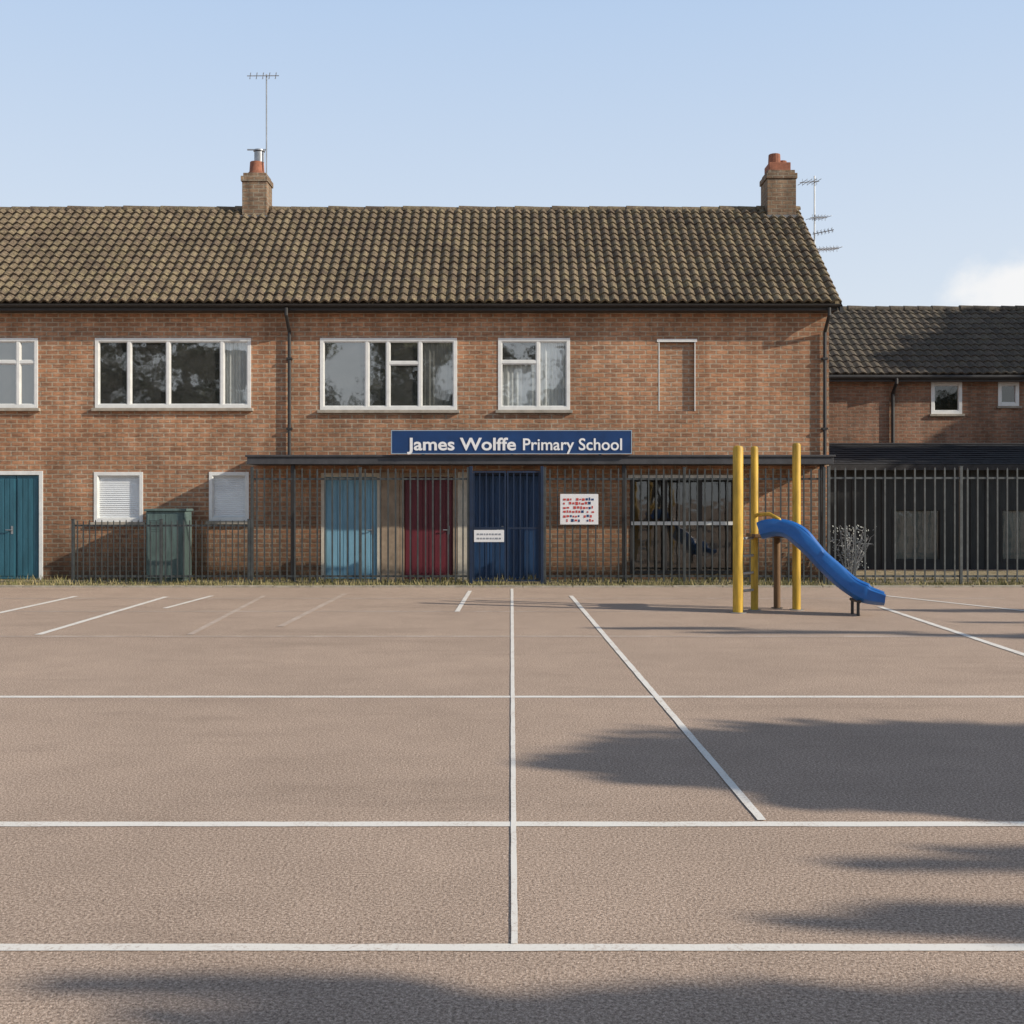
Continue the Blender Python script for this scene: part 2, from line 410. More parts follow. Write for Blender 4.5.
def door(x0,x1,z1,mat,label,leafs=1,frame=WHITE):
    f=M(); fr=.08 if frame is not NAVY else .05
    f.box(x0,x0+fr,FY-.01,FY+.08,.0,z1); f.box(x1-fr,x1,FY-.01,FY+.08,.0,z1); f.box(x0+fr,x1-fr,FY-.01,FY+.08,z1-fr,z1)
    d=M(); a,b=x0+fr,x1-fr; w=(b-a)/leafs; yy=FY+.04
    for i in range(leafs):
        l,r=a+i*w+.006,a+(i+1)*w-.006
        d.box(l,r,yy,yy+.045,.02,z1-fr-.008)
        n=max(4,int((r-l)/.11)); bw_=(r-l-.04)/n
        for k in range(n): d.box(l+.02+k*bw_+.008,l+.02+(k+1)*bw_-.008,yy-.014,yy-.0005,.08,z1-fr-.07)
    D=d.make('door',mat,BLD,label=label,bev=.004)
    f.make('frame',frame,D,bev=.005)
    h=M(); hx=b-.09 if leafs==1 else a+w-.08
    h.tube([(hx,yy-.015,1.0),(hx,yy-.06,1.0),(hx-.11,yy-.06,1.0)],.011,8); h.box(hx-.02,hx+.02,yy-.022,yy-.0145,.92,1.08); h.make('handle',STEEL,D)
for d in doors:
    fm=WHITE if d[4] is TEAL else (NAVY if d[4] is NAVYD else (PIER if d[4] is RED else CREAM))
    door(X(d[0]),X(d[1]),Z(d[2]),d[4],d[5],2 if d[4] in (NAVYD,TEAL) else 1,fm)
for a,b,mm in ((457.5,469.5,CREAM),(381.5,399.5,PIER)):
    m=M(); m.box(X(a),X(b),FY-.015,FY+.05,0,Z(472)); m.make('pier',mm,BLD,bev=.006)

# roof
m=M(); tiles(m,WX0-.1,6.48,21.62,5.47,RY,RZ,.19,16); tiles(m,WX0-.1,6.48,BY+.35,5.47,RY,RZ,.4,14,4)
m.face([(WX0-.1,21.66,5.46),(6.46,21.66,5.46),(6.46,RY,RZ-.03),(WX0-.1,RY,RZ-.03)],0,.1)
m.face([(WX0-.1,RY,RZ-.03),(6.46,RY,RZ-.03),(6.46,BY+.3,5.46),(WX0-.1,BY+.3,5.46)],0,.1)
R=m.make('roof',ROOF,BLD,label='mossy brown pantile roof')
m=M(); ridge(m,WX0-.1,6.5,RY,RZ-.02,.10); m.make('ridge_tiles',ROOF,R,smooth=False)
m=M()
for y0,z0,y1,z1 in ((21.6,5.40,RY,RZ-.04),(BY+.36,5.40,RY,RZ-.04)):
    for xo in (6.40,):
        m.face([(xo+.1,y0,z0),(xo+.1,y1,z1),(xo+.1,y1,z1-.14),(xo+.1,y0,z0-.12)]); m.face([(xo+.04,y0,z0-.12),(xo+.04,y1,z1-.14),(xo+.1,y1,z1-.14),(xo+.1,y0,z0-.12)])
        m.face([(xo+.04,y0,z0),(xo+.1,y0,z0),(xo+.1,y0,z0-.12),(xo+.04,y0,z0-.12)])
m.make('verge_board',DARK,R)
m=M(); m.box(WX0,6.42,21.70,21.72,5.34,5.47); m.box(WX0,6.42,21.721,FY-.001,5.34,5.36); m.make('fascia',DARK,R)
m=M(); n=8; i0=len(m.v)
for xx in (WX0,6.46):
    for k in range(n+1):
        a=math.pi+math.pi*k/n; m.v.append((xx,21.63+.05*math.cos(a),5.45+.05*math.sin(a)))
for k in range(n): m.f.append((i0+k,i0+n+1+k,i0+n+2+k,i0+k+1)); m.m.append(0); m.c.append(.5)
m.make('gutter',DARK,BLD)
def pipe(x,z0,yw=FY,ztop=5.38,parent=BLD,yg=21.63,zf=5.3):
    m=M(); m.tube([(x,yg,ztop),(x,yg,zf-.06),(x,yw-.06,zf-.35),(x,yw-.06,z0)],.034,10)
    z=z0+.5
    while z<zf-.5: m.box(x-.055,x+.055,yw-.1,yw-.002,z,z+.04); z+=1.4
    return m.make('downpipe',DARK,parent)
pipe(X(290),2.5); pipe(6.24,2.5)
pipe(-11.6,.05)
# canopy
CY=21.2
m=M(); m.box(WX(247,CY),6.2,CY,FY-.004,2.29,2.43); m.box(WX(247,CY)-.03,6.23,CY-.03,FY-.006,2.431,2.47)
C=m.make('canopy',FASC,BLD,label='flat grey felted entrance canopy',bev=.006)
for px in (293,624,822):
    m=M(); x=WX(px,21.35); m.box(x-.04,x+.04,21.31,21.39,0.01,2.288); m.box(x-.08,x+.08,21.27,21.43,.007,.02); m.make('post',DARK,C,bev=.004)
# chimneys
def chimney(x0,x1,zt,label):
    yc=RY; m=M(); h=(x1-x0)*.5
    m.box(x0,x1,yc-h,yc+h,RZ-.8,zt-.20); m.box(x0-.025,x1+.025,yc-h-.025,yc+h+.025,zt-.199,zt-.08); m.box(x0+.02,x1-.02,yc-h+.02,yc+h-.02,zt-.079,zt)
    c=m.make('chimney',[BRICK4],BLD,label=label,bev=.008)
    m=M(); m.box(x0-.02,x1+.02,yc-h-.05,yc-h-.005,RZ-.42,RZ-.20); m.make('flashing',LEAD,c)
    return c
c=chimney(WX(245,RY),WX(269.5,RY),8.92,'brick chimney with clay pot and metal cowl')
xx=WX(257,RY)
m=M(); m.tube([(xx,RY,8.92),(xx,RY,8.97),(xx,RY,9.0),(xx,RY,9.22)],[.20,.20,.17,.155],16); m.make('chimney_pot',POT,c,smooth=True)
m=M(); m.tube([(xx+.05,RY,9.22),(xx+.05,RY,9.45)],.11,14); m.tube([(xx+.05,RY,9.47),(xx+.05,RY,9.5)],.13,14); m.box(xx-.22,xx+.23,RY-.015,RY+.015,9.5,9.525); m.make('cowl',STEEL,c,smooth=True)
c=chimney(WX(764,RY),WX(792.5,RY),8.97,'brick chimney with two stubby clay pots')
xx=WX(777,RY)
m=M(); m.box(xx-.23,xx+.25,RY-.24,RY+.24,8.971,9.16); m.tube([(xx-.06,RY,9.16),(xx-.06,RY,9.40)],[.14,.13],14); m.tube([(xx+.14,RY+.1,9.16),(xx+.14,RY+.1,9.28)],[.11,.1],14); m.make('chimney_pot',POT,c,smooth=False,bev=.01)
# aerials
def aerial(px,py,z0,z1,arms,label):
    r=empty('television_aerial',(px,py,z0),label,'aerial','roof aerials')
    m=M(); m.tube([(px,py,z0),(px,py,z1)],.016,8); m.make('mast',STEEL,r)
    for (z,dx0,dx1,n,dl,ang) in arms:
        m=M()
        ca,sa=math.cos(ang),math.sin(ang)
        P=lambda t,o=0,dz=0:(px+ca*t-sa*o,py-.03+sa*t+ca*o,z+dz+t*.12)
        m.tube([P(dx0),P(dx1)],.010,6)
        for k in range(n):
            t=dx0+(dx1-dx0)*(k+.5)/n
            m.tube([P(t,-dl),P(t,dl)],.006,5)
            m.tube([P(t,0,-dl*.35),P(t,0,dl*.35)],.005,5)
        m.make('antenna_arm',STEEL,r)
    return r
aerial(WX(268.5,RY+.1),RY-.1,8.7,WZ(76,RY),[(WZ(78,RY),-.42,.28,5,.2,.3)],'tall thin television aerial fixed to a chimney')
aerial(6.60,24.0,6.4,WZ(176,24),[(WZ(182,24),-.35,.1,4,.22,.2),(WZ(218,24),-.12,.35,5,.2,.5),(WZ(250,24),-.1,.62,8,.2,.35),(WZ(234,24),-.05,.4,6,.18,-.4)],'branching metal television aerial on the gable')

# ---------------------------------------------------------------- sign
SY=21.12
sg=empty('school_sign',(WX(511,SY),SY,2.47),'blue school name board with white lettering above the entrance','sign')
x0,x1,z0,z1=WX(391,SY),WX(632,SY),2.48,WZ(430,SY)
m=M(); m.box(x0,x1,SY,SY+.05,z0,z1); m.make('board',SIGNB,sg,bev=.004)
m=M(); b=.018
m.box(x0,x1,SY-.006,SY-.001,z1-b,z1-.002); m.box(x0,x1,SY-.006,SY-.001,z0+.002,z0+b); m.box(x0+.002,x0+b,SY-.006,SY-.001,z0+b+.001,z1-b-.001); m.box(x1-b,x1-.002,SY-.006,SY-.001,z0+b+.001,z1-b-.001)
m.make('border',simple('grey_blue_border',(.30,.38,.46),.5,.1,3),sg)
for xx in (x0+.6,0,x1-.6): m=M(); m.box(xx-.02,xx+.02,SY+.051,SY+.35,2.472,2.51); m.box(xx-.02,xx+.02,SY+.051,SY+.08,2.5105,z1-.06); m.make('bracket',DARK,sg)
def text(body,xa,xb,zb,h,off,y,parent,name='lettering',mat=None):
    cu=bpy.data.curves.new('t','FONT'); cu.body=body; cu.size=1; cu.offset=off; cu.extrude=.004; cu.resolution_u=4
    o=bpy.data.objects.new('t',cu); COL.objects.link(o); bpy.context.view_layer.update()
    me=bpy.data.meshes.new_from_object(o.evaluated_get(bpy.context.evaluated_depsgraph_get()))
    bpy.data.objects.remove(o)
    vs=[v.co.copy() for v in me.vertices]; mn=min(v.x for v in vs); mx=max(v.x for v in vs)
    sx=(xb-xa)/(mx-mn); sz=h/.72
    mm=M(); mm.v=[(xa+(v.x-mn)*sx, y-(v.z), zb+v.y*sz) for v in vs]
    mm.f=[tuple(p.vertices) for p in me.polygons]; mm.m=[0]*len(mm.f); mm.c=[.5]*len(mm.f)
    return mm.make(name,mat or LETTER,parent)
text('James Wolffe',WX(407,SY),WX(516,SY),WZ(450,SY),.24,.022,SY-.006,sg)
text('Primary School',WX(523,SY),WX(622,SY),WZ(450,SY),.23,.014,SY-.006,sg)

# ---------------------------------------------------------------- fence
PY=20.8
def pale(m,x,y,z0,z1,w=.03,t=.012):
    a,b=x-w/2,x+w/2; h=w*1.3; i=len(m.v)
    m.v+=[(a,y,z0),(b,y,z0),(b,y,z1-h),(x,y,z1),(a,y,z1-h),(a,y+t,z0),(b,y+t,z0),(b,y+t,z1-h),(x,y+t,z1),(a,y+t,z1-h)]
    for f in ((0,1,2,3,4),(9,8,7,6,5),(0,5,6,1),(1,6,7,2),(2,7,8,3),(3,8,9,4),(4,9,5,0)):
        m.f.append(tuple(i+q for q in f)); m.m.append(0); m.c.append(.5)
def fence(xa,xb,h,label,sp=.155,panel=2.5,name='metal_fence',w=.03,rails=(.14,.9),mat=FENCE):
    r=empty(name,(xa,PY,0),label,'fence','steel fences round the playground')
    n=max(1,round((xb-xa)/panel)); L=(xb-xa)/n
    for i in range(n+1):
        x=xa+i*L; m=M(); m.box(x-.026,x+.026,PY-.02,PY+.035,-.1,h+.01); m.box(x-.03,x+.03,PY-.024,PY+.039,h+.011,h+.022); m.make('post',mat,r,bev=.004)
    for i in range(n):
        x0,x1=xa+i*L+.027,xa+(i+1)*L-.027
        for rz in (rails[0],h*rails[1]):
            m=M(); m.box(x0,x1,PY,PY+.03,rz,rz+.036); m.make('rail',mat,r)
        m=M(); k=int((x1-x0)/sp); s=(x1-x0)/k
        for q in range(k): pale(m,x0+(q+.5)*s+random.uniform(-.004,.004),PY-.014,.05,h+random.uniform(-.012,.012),w*random.uniform(.85,1.1))
        m.make('pales',mat,r)
gx0,gx1=WX(471,PY),WX(542,PY)
fence(-8.3,WX(249,PY),1.22,'low dark metal railing in front of the brick wall',.11,1.6,'low_railing',.02)
fence(WX(252,PY),gx0-.05,2.2,'tall dark steel fence with pointed pales',.14,2.1,w=.028)
fence(gx1+.05,WX(824,PY),2.2,'tall dark steel fence with pointed pales',.14,2.7,w=.028)
fence(WX(826,PY)+.05,16.0,2.22,'tall weathered grey steel fence with pointed pales',.185,2.8,w=.030,mat=FENCEG)
gt=empty('entrance_gate',((gx0+gx1)/2,PY,0),'navy blue double metal gate in the fence','gate')
for x in (gx0,gx1): m=M(); m.box(x-.03,x+.03,PY-.03,PY+.04,-.1,2.24); m.make('gate_post',NAVY,gt,bev=.005)
mid=(gx0+gx1)/2
for a,b in ((gx0+.035,mid-.008),(mid+.008,gx1-.035)):
    m=M(); m.box(a,a+.03,PY,PY+.035,.06,2.15); m.box(b-.03,b,PY,PY+.035,.06,2.15)
    for z in (.06,1.05,2.115): m.box(a+.031,b-.031,PY,PY+.035,z,z+.035)
    x=a+.13
    while x<b-.06: m.box(x-.011,x+.011,PY+.008,PY+.026,.096,1.049); m.box(x-.011,x+.011,PY+.008,PY+.026,1.086,2.114); x+=.125
    m.make('gate_leaf',NAVY,gt)
gp=empty('gate_plate',(WX(489,PY),PY-.03,WZ(541,PY)),'small white plate fixed to the gate bars','sign')
m=M(); m.box(WX(474,PY),WX(504,PY),PY-.022,PY-.012,WZ(542,PY),WZ(530,PY)); m.make('plate',SIGNW,gp,bev=.003)
m=M()
for r in range(2):
    x=WX(477,PY)
    while x<WX(500,PY):
        w=random.uniform(.02,.06); z=WZ(535+r*4.2,PY); m.box(x,min(x+w,WX(501,PY)),PY-.026,PY-.0225,z,z+.03); x+=w+.02
m.make('printed_marks',simple('print_grey',(.25,.27,.3),.6,.1,3),gp)
nb=empty('notice_board',(WX(579,PY),PY-.05,WZ(525,PY)),'white notice board with red and blue printing on the fence','sign')
nx0,nx1,nz0,nz1=WX(560,PY),WX(598,PY),WZ(524.5,PY),WZ(494,PY)
m=M(); m.box(nx0,nx1,PY-.05,PY-.02,nz0,nz1); m.make('board',SIGNW,nb,bev=.004)
m=M(); z=nz1-.12; r=0
while z>nz0+.04:
    x=nx0+.06
    while x<nx1-.10:
        w=random.uniform(.02,.05)
        if random.random()<.78: m.box(x,x+w,PY-.055,PY-.0505,z+random.uniform(-.008,.008),z+random.uniform(.03,.055),1 if random.random()<.4 else 0)
        x+=w+.02
    z-=.08; r+=1
m.make('printed_marks',[SIGNR,SIGNB],nb)

# cabinet
cb=empty('utility_cabinet',(WX(165,21.3),21.4,0),'grey green metal cabinet against the brick wall','cabinet')
a,b=WX(146,21.3),WX(185,21.3)
m=M(); m.box(a,b,21.3,21.75,.08,1.38); m.box(a+.03,b-.03,21.33,21.72,0,.079); m.make('body',GREEN,cb,bev=.012)
m=M(); m.box(a-.03,b+.03,21.26,21.78,1.381,1.43); m.make('lid',GREEN,cb,bev=.012)
m=M(); m.box(a+.03,(a+b)/2-.006,21.285,21.299,.13,1.33); m.box((a+b)/2+.006,b-.03,21.285,21.299,.13,1.33)
for k in range(6): m.box(a+.08,(a+b)/2-.06,21.277,21.2845,1.0+k*.04,1.015+k*.04)
m.make('door',GREEN,cb,bev=.004)

# ---------------------------------------------------------------- slide
sl=empty('playground_slide',(4.0,15.8,0),'yellow and blue playground slide with tall yellow posts','slide')
def post(x,y,z,r,mat=YEL,name='post'):
    m=M(); m.tube([(x,y,-.05),(x,y,z-.04),(x,y,z-.01),(x,y,z)],[r,r,r*.85,r*.45],16); m.make(name,mat,sl,smooth=True)
    m=M(); m.tube([(x,y,.001),(x,y,.012)],r*1.7,16); m.make('base_plate',STEEL if mat is YEL else DARK,sl)
post(WX(738,15.6),15.6,2.37,.074); post(WX(754.5,15.95),15.95,2.38,.054); post(WX(796.5,16.0),16.0,2.43,.060)
post(WX(777,16.25),16.25,1.06,.05,BROWN,'support_leg')
xa,xb=WX(738,15.6),WX(754.5,15.95)
for z in (.3,.55,.8,1.05): m=M(); m.tube([(xa,15.6,z),(xb,15.95,z)],.02,8); m.make('ladder_rung',STEEL,sl,smooth=True)
m=M(); m.box(xb-.05,WX(796,16)-.0,15.72,16.3,1.06,1.11); m.make('platform',BROWN,sl,bev=.01)
m=M(); m.tube([(xb,15.95,1.38),(xb+.15,15.66,1.40),(xb+.26,15.56,1.33),(xb+.3,15.54,1.18)],.028,8); m.make('handrail',YEL,sl,smooth=True)
path=[(763,534),(776,531),(789,534),(803,546),(820,564),(837,580),(852,591),(866,598),(884,601)]
pts=[]
for i,(px,py) in enumerate(path):
    t=i/(len(path)-1); d=15.75-.55*t
    pts.append(Vector((WX(px,d),d,WZ(py,d)-.02)))
def cat(P,n=6):
    out=[]
    for i in range(len(P)-1):
        p0=P[max(i-1,0)];p1=P[i];p2=P[i+1];p3=P[min(i+2,len(P)-1)]
        for k in range(n):
            t=k/n; out.append(.5*((2*p1)+(-p0+p2)*t+(2*p0-5*p1+4*p2-p3)*t*t+(-p0+3*p1-3*p2+p3)*t**3))
    out.append(P[-1]); return out
C=cat(pts); m=M()
prof=[(-.25,.17),(-.23,.195),(-.195,.17),(-.18,.05),(-.11,0),(0,-.012),(.11,0),(.18,.05),(.195,.17),(.23,.195),(.25,.17),(.235,.02),(.15,-.045),(0,-.055),(-.15,-.045),(-.235,.02)]
rings=[]
for i,p in enumerate(C):
    t=(C[min(i+1,len(C)-1)]-C[max(i-1,0)]).normalized(); s=Vector((t.y,-t.x,0)).normalized(); u=s.cross(t).normalized()
    if u.z<0:u=-u
    wv=1+.02*math.sin(i*.5)
    e=1.0+.04*math.sin(i*.5) if i<len(C)-7 else .66+.05*(len(C)-1-i)
    rings.append(len(m.v))
    for a,b in prof: m.v.append(tuple(p+s*a*wv+u*b*e))
n=len(prof)
for a,b in zip(rings,rings[1:]):
    for j in range(n): m.f.append((a+j,b+j,b+(j+1)%n,a+(j+1)%n)); m.m.append(0); m.c.append(.5)
m.f.append(tuple(rings[0]+j for j in range(n))); m.f.append(tuple(rings[-1]+j for j in reversed(range(n)))); m.m+=[0,0]; m.c+=[.5,.5]
m.make('chute',BLUEP,sl,smooth=True)
e=C[-10]
m=M(); m.tube([(e.x-.05,e.y-.13,0),(e.x-.05,e.y-.13,e.z-.05)],.022,8); m.tube([(e.x-.05,e.y+.13,0),(e.x-.05,e.y+.13,e.z-.05)],.022,8); m.tube([(e.x-.05,e.y-.2,e.z-.055),(e.x-.05,e.y+.2,e.z-.055)],.022,8); m.make('chute_foot',DARK,sl,smooth=True)

# bare twiggy shrub behind the fence
sx0,sy0=WX(850,21.6),21.6
sb=empty('bare_shrub',(sx0,sy0,0),'pale twiggy leafless shrub behind the steel fence','shrub')
m=M()
for k in range(26):
    a=random.uniform(0,6.28); r=random.uniform(.1,.42); h=random.uniform(.5,1.15)
    p0=Vector((sx0+math.cos(a)*.04,sy0+math.sin(a)*.04,0)); p1=p0+Vector((math.cos(a)*r*.4,math.sin(a)*r*.3,h*.5)); p2=p0+Vector((math.cos(a)*r,math.sin(a)*r*.6,h))
    m.tube([p0,p1,p2],[.012,.009,.004],5)
    for q in range(4):
        s=p1.lerp(p2,random.uniform(0,.9)); m.tube([s,s+Vector((random.uniform(-.18,.18),random.uniform(-.12,.12),random.uniform(-.02,.2)))],[.006,.003],4)
m.make('stems',simple('pale_bark',(.36,.36,.36),.9,.3,8),sb)
m=M()
for k in range(260):
    p=Vector((sx0+random.gauss(0,.19),sy0+random.gauss(0,.12),.25+random.random()*.85)); a=Vector([random.gauss(0,1) for _ in range(3)]).normalized(); b=a.orthogonal(); q=.022
    m.face([p-a*q,p+b*q*.6,p+a*q,p-b*q*.6],0,random.random())
m.make('dry_leaves',simple('dry_pale_leaf',(.34,.35,.33),.9,.4,20),sb)

# ---------------------------------------------------------------- neighbouring building
B2=empty('neighbouring_building',(15,30,0),'lower brown brick building with dark pantile roof','building')
Y2=30.0
def X2(p): return WX(p,Y2)
def Z2(p): return WZ(p,Y2)
w2=[(931,962,382,414,[]),(998,1019,382,406,[]),(1090,1130,382,414,[1110])]
m=M(); wall_open(m,6.9,30,-.1,5.1,Y2,[(X2(a),X2(b),Z2(d),Z2(c)) for a,b,c,d,_ in w2],.1)
m.face([(6.9,36,-.1),(6.9,Y2,-.1),(6.9,Y2,5.1),(6.9,33,7.3),(6.9,36,5.1)]); m.face([(30,Y2,-.1),(30,36,-.1),(30,36,5.1),(30,33,7.3),(30,Y2,5.1)]); m.face([(30,36,-.1),(6.9,36,-.1),(6.9,36,5.1),(30,36,5.1)])
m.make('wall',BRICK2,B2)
m=M(); m.box(7,29.9,30.3,35.8,2.6,2.7); m.box(7,29.9,32,32.1,2.71,5); m.box(7,29.9,30.3,35.8,5.0,5.05); m.make('interior_floor',INNER,B2)
for a,b,c,d,s in w2: window(X2(a),X2(b),Z2(d),Z2(c),[X2(q) for q in s],{},{},B2,y=Y2,fr=.09,glass=GLASSD)
m=M(); tiles(m,6.7,30.2,29.65,4.98,33,7.30,.24,12,5,.05); tiles(m,6.7,30.2,36.35,4.98,33,7.30,.48,12,3)
m.face([(6.7,29.7,4.97),(30.2,29.7,4.97),(30.2,33,7.27),(6.7,33,7.27)],0,.1)
R2=m.make('roof',ROOF2,B2); m=M(); ridge(m,6.7,30.2,33,7.3,.12); m.make('ridge_tiles',ROOF2,R2)
m=M(); m.box(6.8,30.1,29.72,29.75,4.8,4.97); m.tube([(6.8,29.65,4.92),(30.1,29.65,4.92)],.06,8); m.make('gutter',DARK,B2)
m=M(); m.tube([(X2(892),29.65,4.9),(X2(892),29.65,4.75),(X2(892),29.93,4.5),(X2(892),29.93,.05)],.05,8); m.make('downpipe',DARK,B2)

SH=empty('outbuilding',(13,25.5,0),'low dark timber outbuilding with slate lean-to roof','shed')
m=M(); y=25.3
so=[(WX(892,y),WX(942,y),WZ(562,y),WZ(508,y)),(WX(1000,y),WX(1060,y),WZ(562,y),WZ(508,y))]
wall_open(m,6.7,20,-.05,2.42,y,so,.08); x=6.8
while x<20:
    if not any(o[0]-.1<x<o[1]+.05 for o in so): m.box(x,x+.04,y-.02,y-.001,0,2.3)
    x+=.34
m.face([(6.7,28.2,-.05),(6.7,y,-.05),(6.7,y,2.42),(6.7,28.2,3.0)]); m.face([(20,y,-.05),(20,28.2,-.05),(20,28.2,3.0),(20,y,2.42)]); m.face([(6.7,28.2,-.05),(6.7,28.2,3),(20,28.2,3),(20,28.2,-.05)])
m.make('wall',TIMB,SH)
m=M(); rows=11
for r in range(rows):
    t0,t1=r/rows,(r+1)/rows+.01; x=6.5+(r%2)*.15
    while x<20.2:
        q=random.uniform(0,.008)
        m.face([(x,25.0+3.2*t0,2.40+.66*t0+.02+q),(x+.292,25.0+3.2*t0,2.40+.66*t0+.02+q),(x+.292,25.0+3.2*t1,2.40+.66*t1),(x,25.0+3.2*t1,2.40+.66*t1)]); x+=.3
m.box(6.5,20.2,24.98,25.02,2.28,2.41); m.face([(6.5,25.0,2.38),(20.2,25.0,2.38),(20.2,28.2,3.04),(6.5,28.2,3.04)]); m.make('roof',SLATE,SH)
GREY=simple('faded_green_board',(.085,.105,.10),.8,.4,4)
for o in so:
    W=window(o[0],o[1],o[2],o[3],[],{},{},SH,y=y,fr=.05,mat=TIMB,sill=False,glass=GLASSB)
    m=M(); m.box(o[0]+.06,o[1]-.06,y+.06,y+.075,o[2]+.06,o[3]-.06); m.make('boarding',GREY,W)

# ---------------------------------------------------------------- grass on the verge
m=M()
def blade(x,y,h):
    a=random.uniform(0,6.28); w=random.uniform(.006,.014); lx,ly=random.uniform(-.5,.5)*h,random.uniform(-.5,.5)*h
    cx,cy=math.cos(a)*w,math.sin(a)*w; c=random.random()
    m.face([(x-cx,y-cy,.0),(x+cx,y+cy,.0),(x+lx,y+ly,h)],0,c)
clumps=[(random.uniform(-13,13),random.choice([20.28,20.32,20.45,20.78,20.82,20.85,21.3,21.9])+random.uniform(-.06,.06),random.uniform(.05,.35)) for _ in range(1000)]
for cx_,cy_,r_ in clumps:
    hh=random.choice([.03,.04,.05,.06,.12])
    for _ in range(22): blade(cx_+random.gauss(0,r_),min(cy_+random.gauss(0,.05),21.97),hh*random.uniform(.5,1.3))
m.make('grass',GRASS,kind='stuff',label='tufts of dry grass and moss along the fence foot',cat='grass')

# ---------------------------------------------------------------- trees (outside the view; their shade and reflections are seen)
def tree(base,h,clumps,label,leaf=.1,trunk_r=.2):
    r=empty('tree',base,label,'tree','trees round the playground'); bx,by,_=base
    m=M(); top=(bx+.1,by+.05,h); m.tube([(bx,by,-.1),(bx,by,.3),(bx+.05,by-.04,h*.5),top],[trunk_r*1.5,trunk_r,trunk_r*.75,trunk_r*.4],12)
    for c,rad,n in clumps:
        s=Vector((bx+.05,by,h*random.uniform(.45,.9))); c=Vector(c); mid=s.lerp(c,.5)+Vector((0,0,.25))
        m.tube([s,mid,c],[trunk_r*.4,trunk_r*.25,.03],7)
        for _ in range(5):
            e=c+Vector([random.uniform(-1,1)*q*.8 for q in rad]); m.tube([mid.lerp(c,random.uniform(.2,1)),e],[.03,.01],5)
    m.make('trunk',BARK,r,smooth=True,base=True)
    m=M()
    for c,rad,n in clumps:
        subs=[]
        for _ in range(max(4,n//110)):
            while True:
                p=[random.uniform(-1,1) for _ in range(3)]
                if sum(q*q for q in p)<1: break
            subs.append([c[i]+p[i]*rad[i]*.85 for i in range(3)])
        for _ in range(n):
            s=random.choice(subs)
            p=Vector([s[0]+random.gauss(0,1)*rad[0]*.2,s[1]+random.gauss(0,1)*rad[1]*.2,s[2]+random.gauss(0,1)*rad[2]*.2])
            a=Vector([random.gauss(0,1) for _ in range(3)]).normalized(); b=a.orthogonal().normalized()
            q=leaf*random.uniform(.6,1.3)
            m.face([p-a*q,p+b*q*.6,p+a*q,p-b*q*.6],0,random.random())
    m.make('crown',LEAF,r)
    return r
AZ=math.radians(18); EL=math.radians(26)
def lift(sx,sy,h,sz=0):  # crown point whose shade falls on (sx,sy,sz)
    k=(h-sz)/math.tan(EL); return (sx+math.cos(AZ)*k, sy-math.sin(AZ)*k, h)
c1=[(lift(2.6,6.85,4.6),(1.3,.78,.62),5000),(lift(2.6,6.15,4.3),(1.2,.45,.40),3800),(lift(1.6,6.35,4.4),(.8,.38,.30),2000),(lift(4.4,6.5,4.9),(1.5,.9,.8),5000),(lift(1.3,6.75,4.7),(.8,.38,.28),1900),(lift(.5,6.65,4.9),(.4,.12,.12),350),(lift(2.0,5.85,4.2),(.7,.16,.14),800),(lift(5.7,6.5,5.3),(1.3,1,.9),4400),(lift(3.4,7.25,5.4),(1.3,.5,.45),3200)]
b=lift(4.4,6.6,4.9); tree((b[0]+.6,b[1],0),4.6,c1,'broadleaf tree beside the playground',leaf=.11)
c2=[(lift(.9,3.30,4.6),(1.5,.30,.22),3000),(lift(2.6,3.15,4.9),(1.6,.42,.35),4000),(lift(-.9,3.62,4.6),(.8,.05,.04),420),(lift(1.6,4.22,4.4),(.7,.10,.08),800),(lift(2.5,4.1,4.4),(.8,.16,.12),1300),(lift(2.3,4.82,4.6),(.8,.035,.03),330),(lift(2.8,5.0,4.7),(.8,.03,.03),280),(lift(1.5,2.6,4.9),(1.8,.5,.5),3000)]
b=lift(2.6,3.0,5.0); tree((b[0]+1.0,b[1],0),4.5,c2,'spreading broadleaf tree beside the playground',leaf=.09)
c3=[(lift(2.2,13.7,5.0),(1.2,.10,.09),550),(lift(3.4,13.3,5.0),(1.6,.12,.10),900),(lift(6.6,12.9,5.2),(1.5,.2,.18),1500),(lift(9.5,12.6,5.6),(1.6,.7,.9),2400),(lift(7.0,15.9,5.6),(1.3,.25,.2),900),(lift(7.0,14.4,5.0),(.9,.07,.06),350)]
b=lift(9.5,12.6,5.6); tree((b[0]+.4,b[1],0),5.0,c3,'thin crowned tree beside the playground')
c4=[(lift(x_,y_,h_,z_),(rx,ry,rz_),n_) for x_,y_,z_,h_,rx,ry,rz_,n_ in ((12.4,30.3,5.5,10.3,1.1,1.0,1.0,2600),(13.6,30.8,5.8,10.5,1.3,1.2,1.1,3200),(14.4,32,6.6,11.5,1.5,1.2,1.1,3400),(16,30.5,5.4,10.6,1.8,1.5,1.2,3200),(14.5,30,3.6,9,1.8,1.3,1.2,3000),(18,31,6,11,2,1.6,1.4,3000))]
b=lift(15,30.8,10.5,5.6); tree((b[0]+.5,b[1],0),9,c4,'tall dense tree near the lower building',leaf=.17,trunk_r=.3)
c5=[(lift(x_,y_,h_,z_),(rx,ry,rz_),n_) for x_,y_,z_,h_,rx,ry,rz_,n_ in ((9.3,25.3,1.4,7.2,1.5,1.0,1.0,2600),(11.5,25.3,1.6,7.6,1.6,1.2,1.2,2800),(13.5,25.5,1.5,7.6,1.8,1.2,1.2,2800),(9.0,26.5,2.6,8.6,1.3,1,.7,2200),(12,26.6,2.7,8.8,1.8,1.1,.8,2600))]
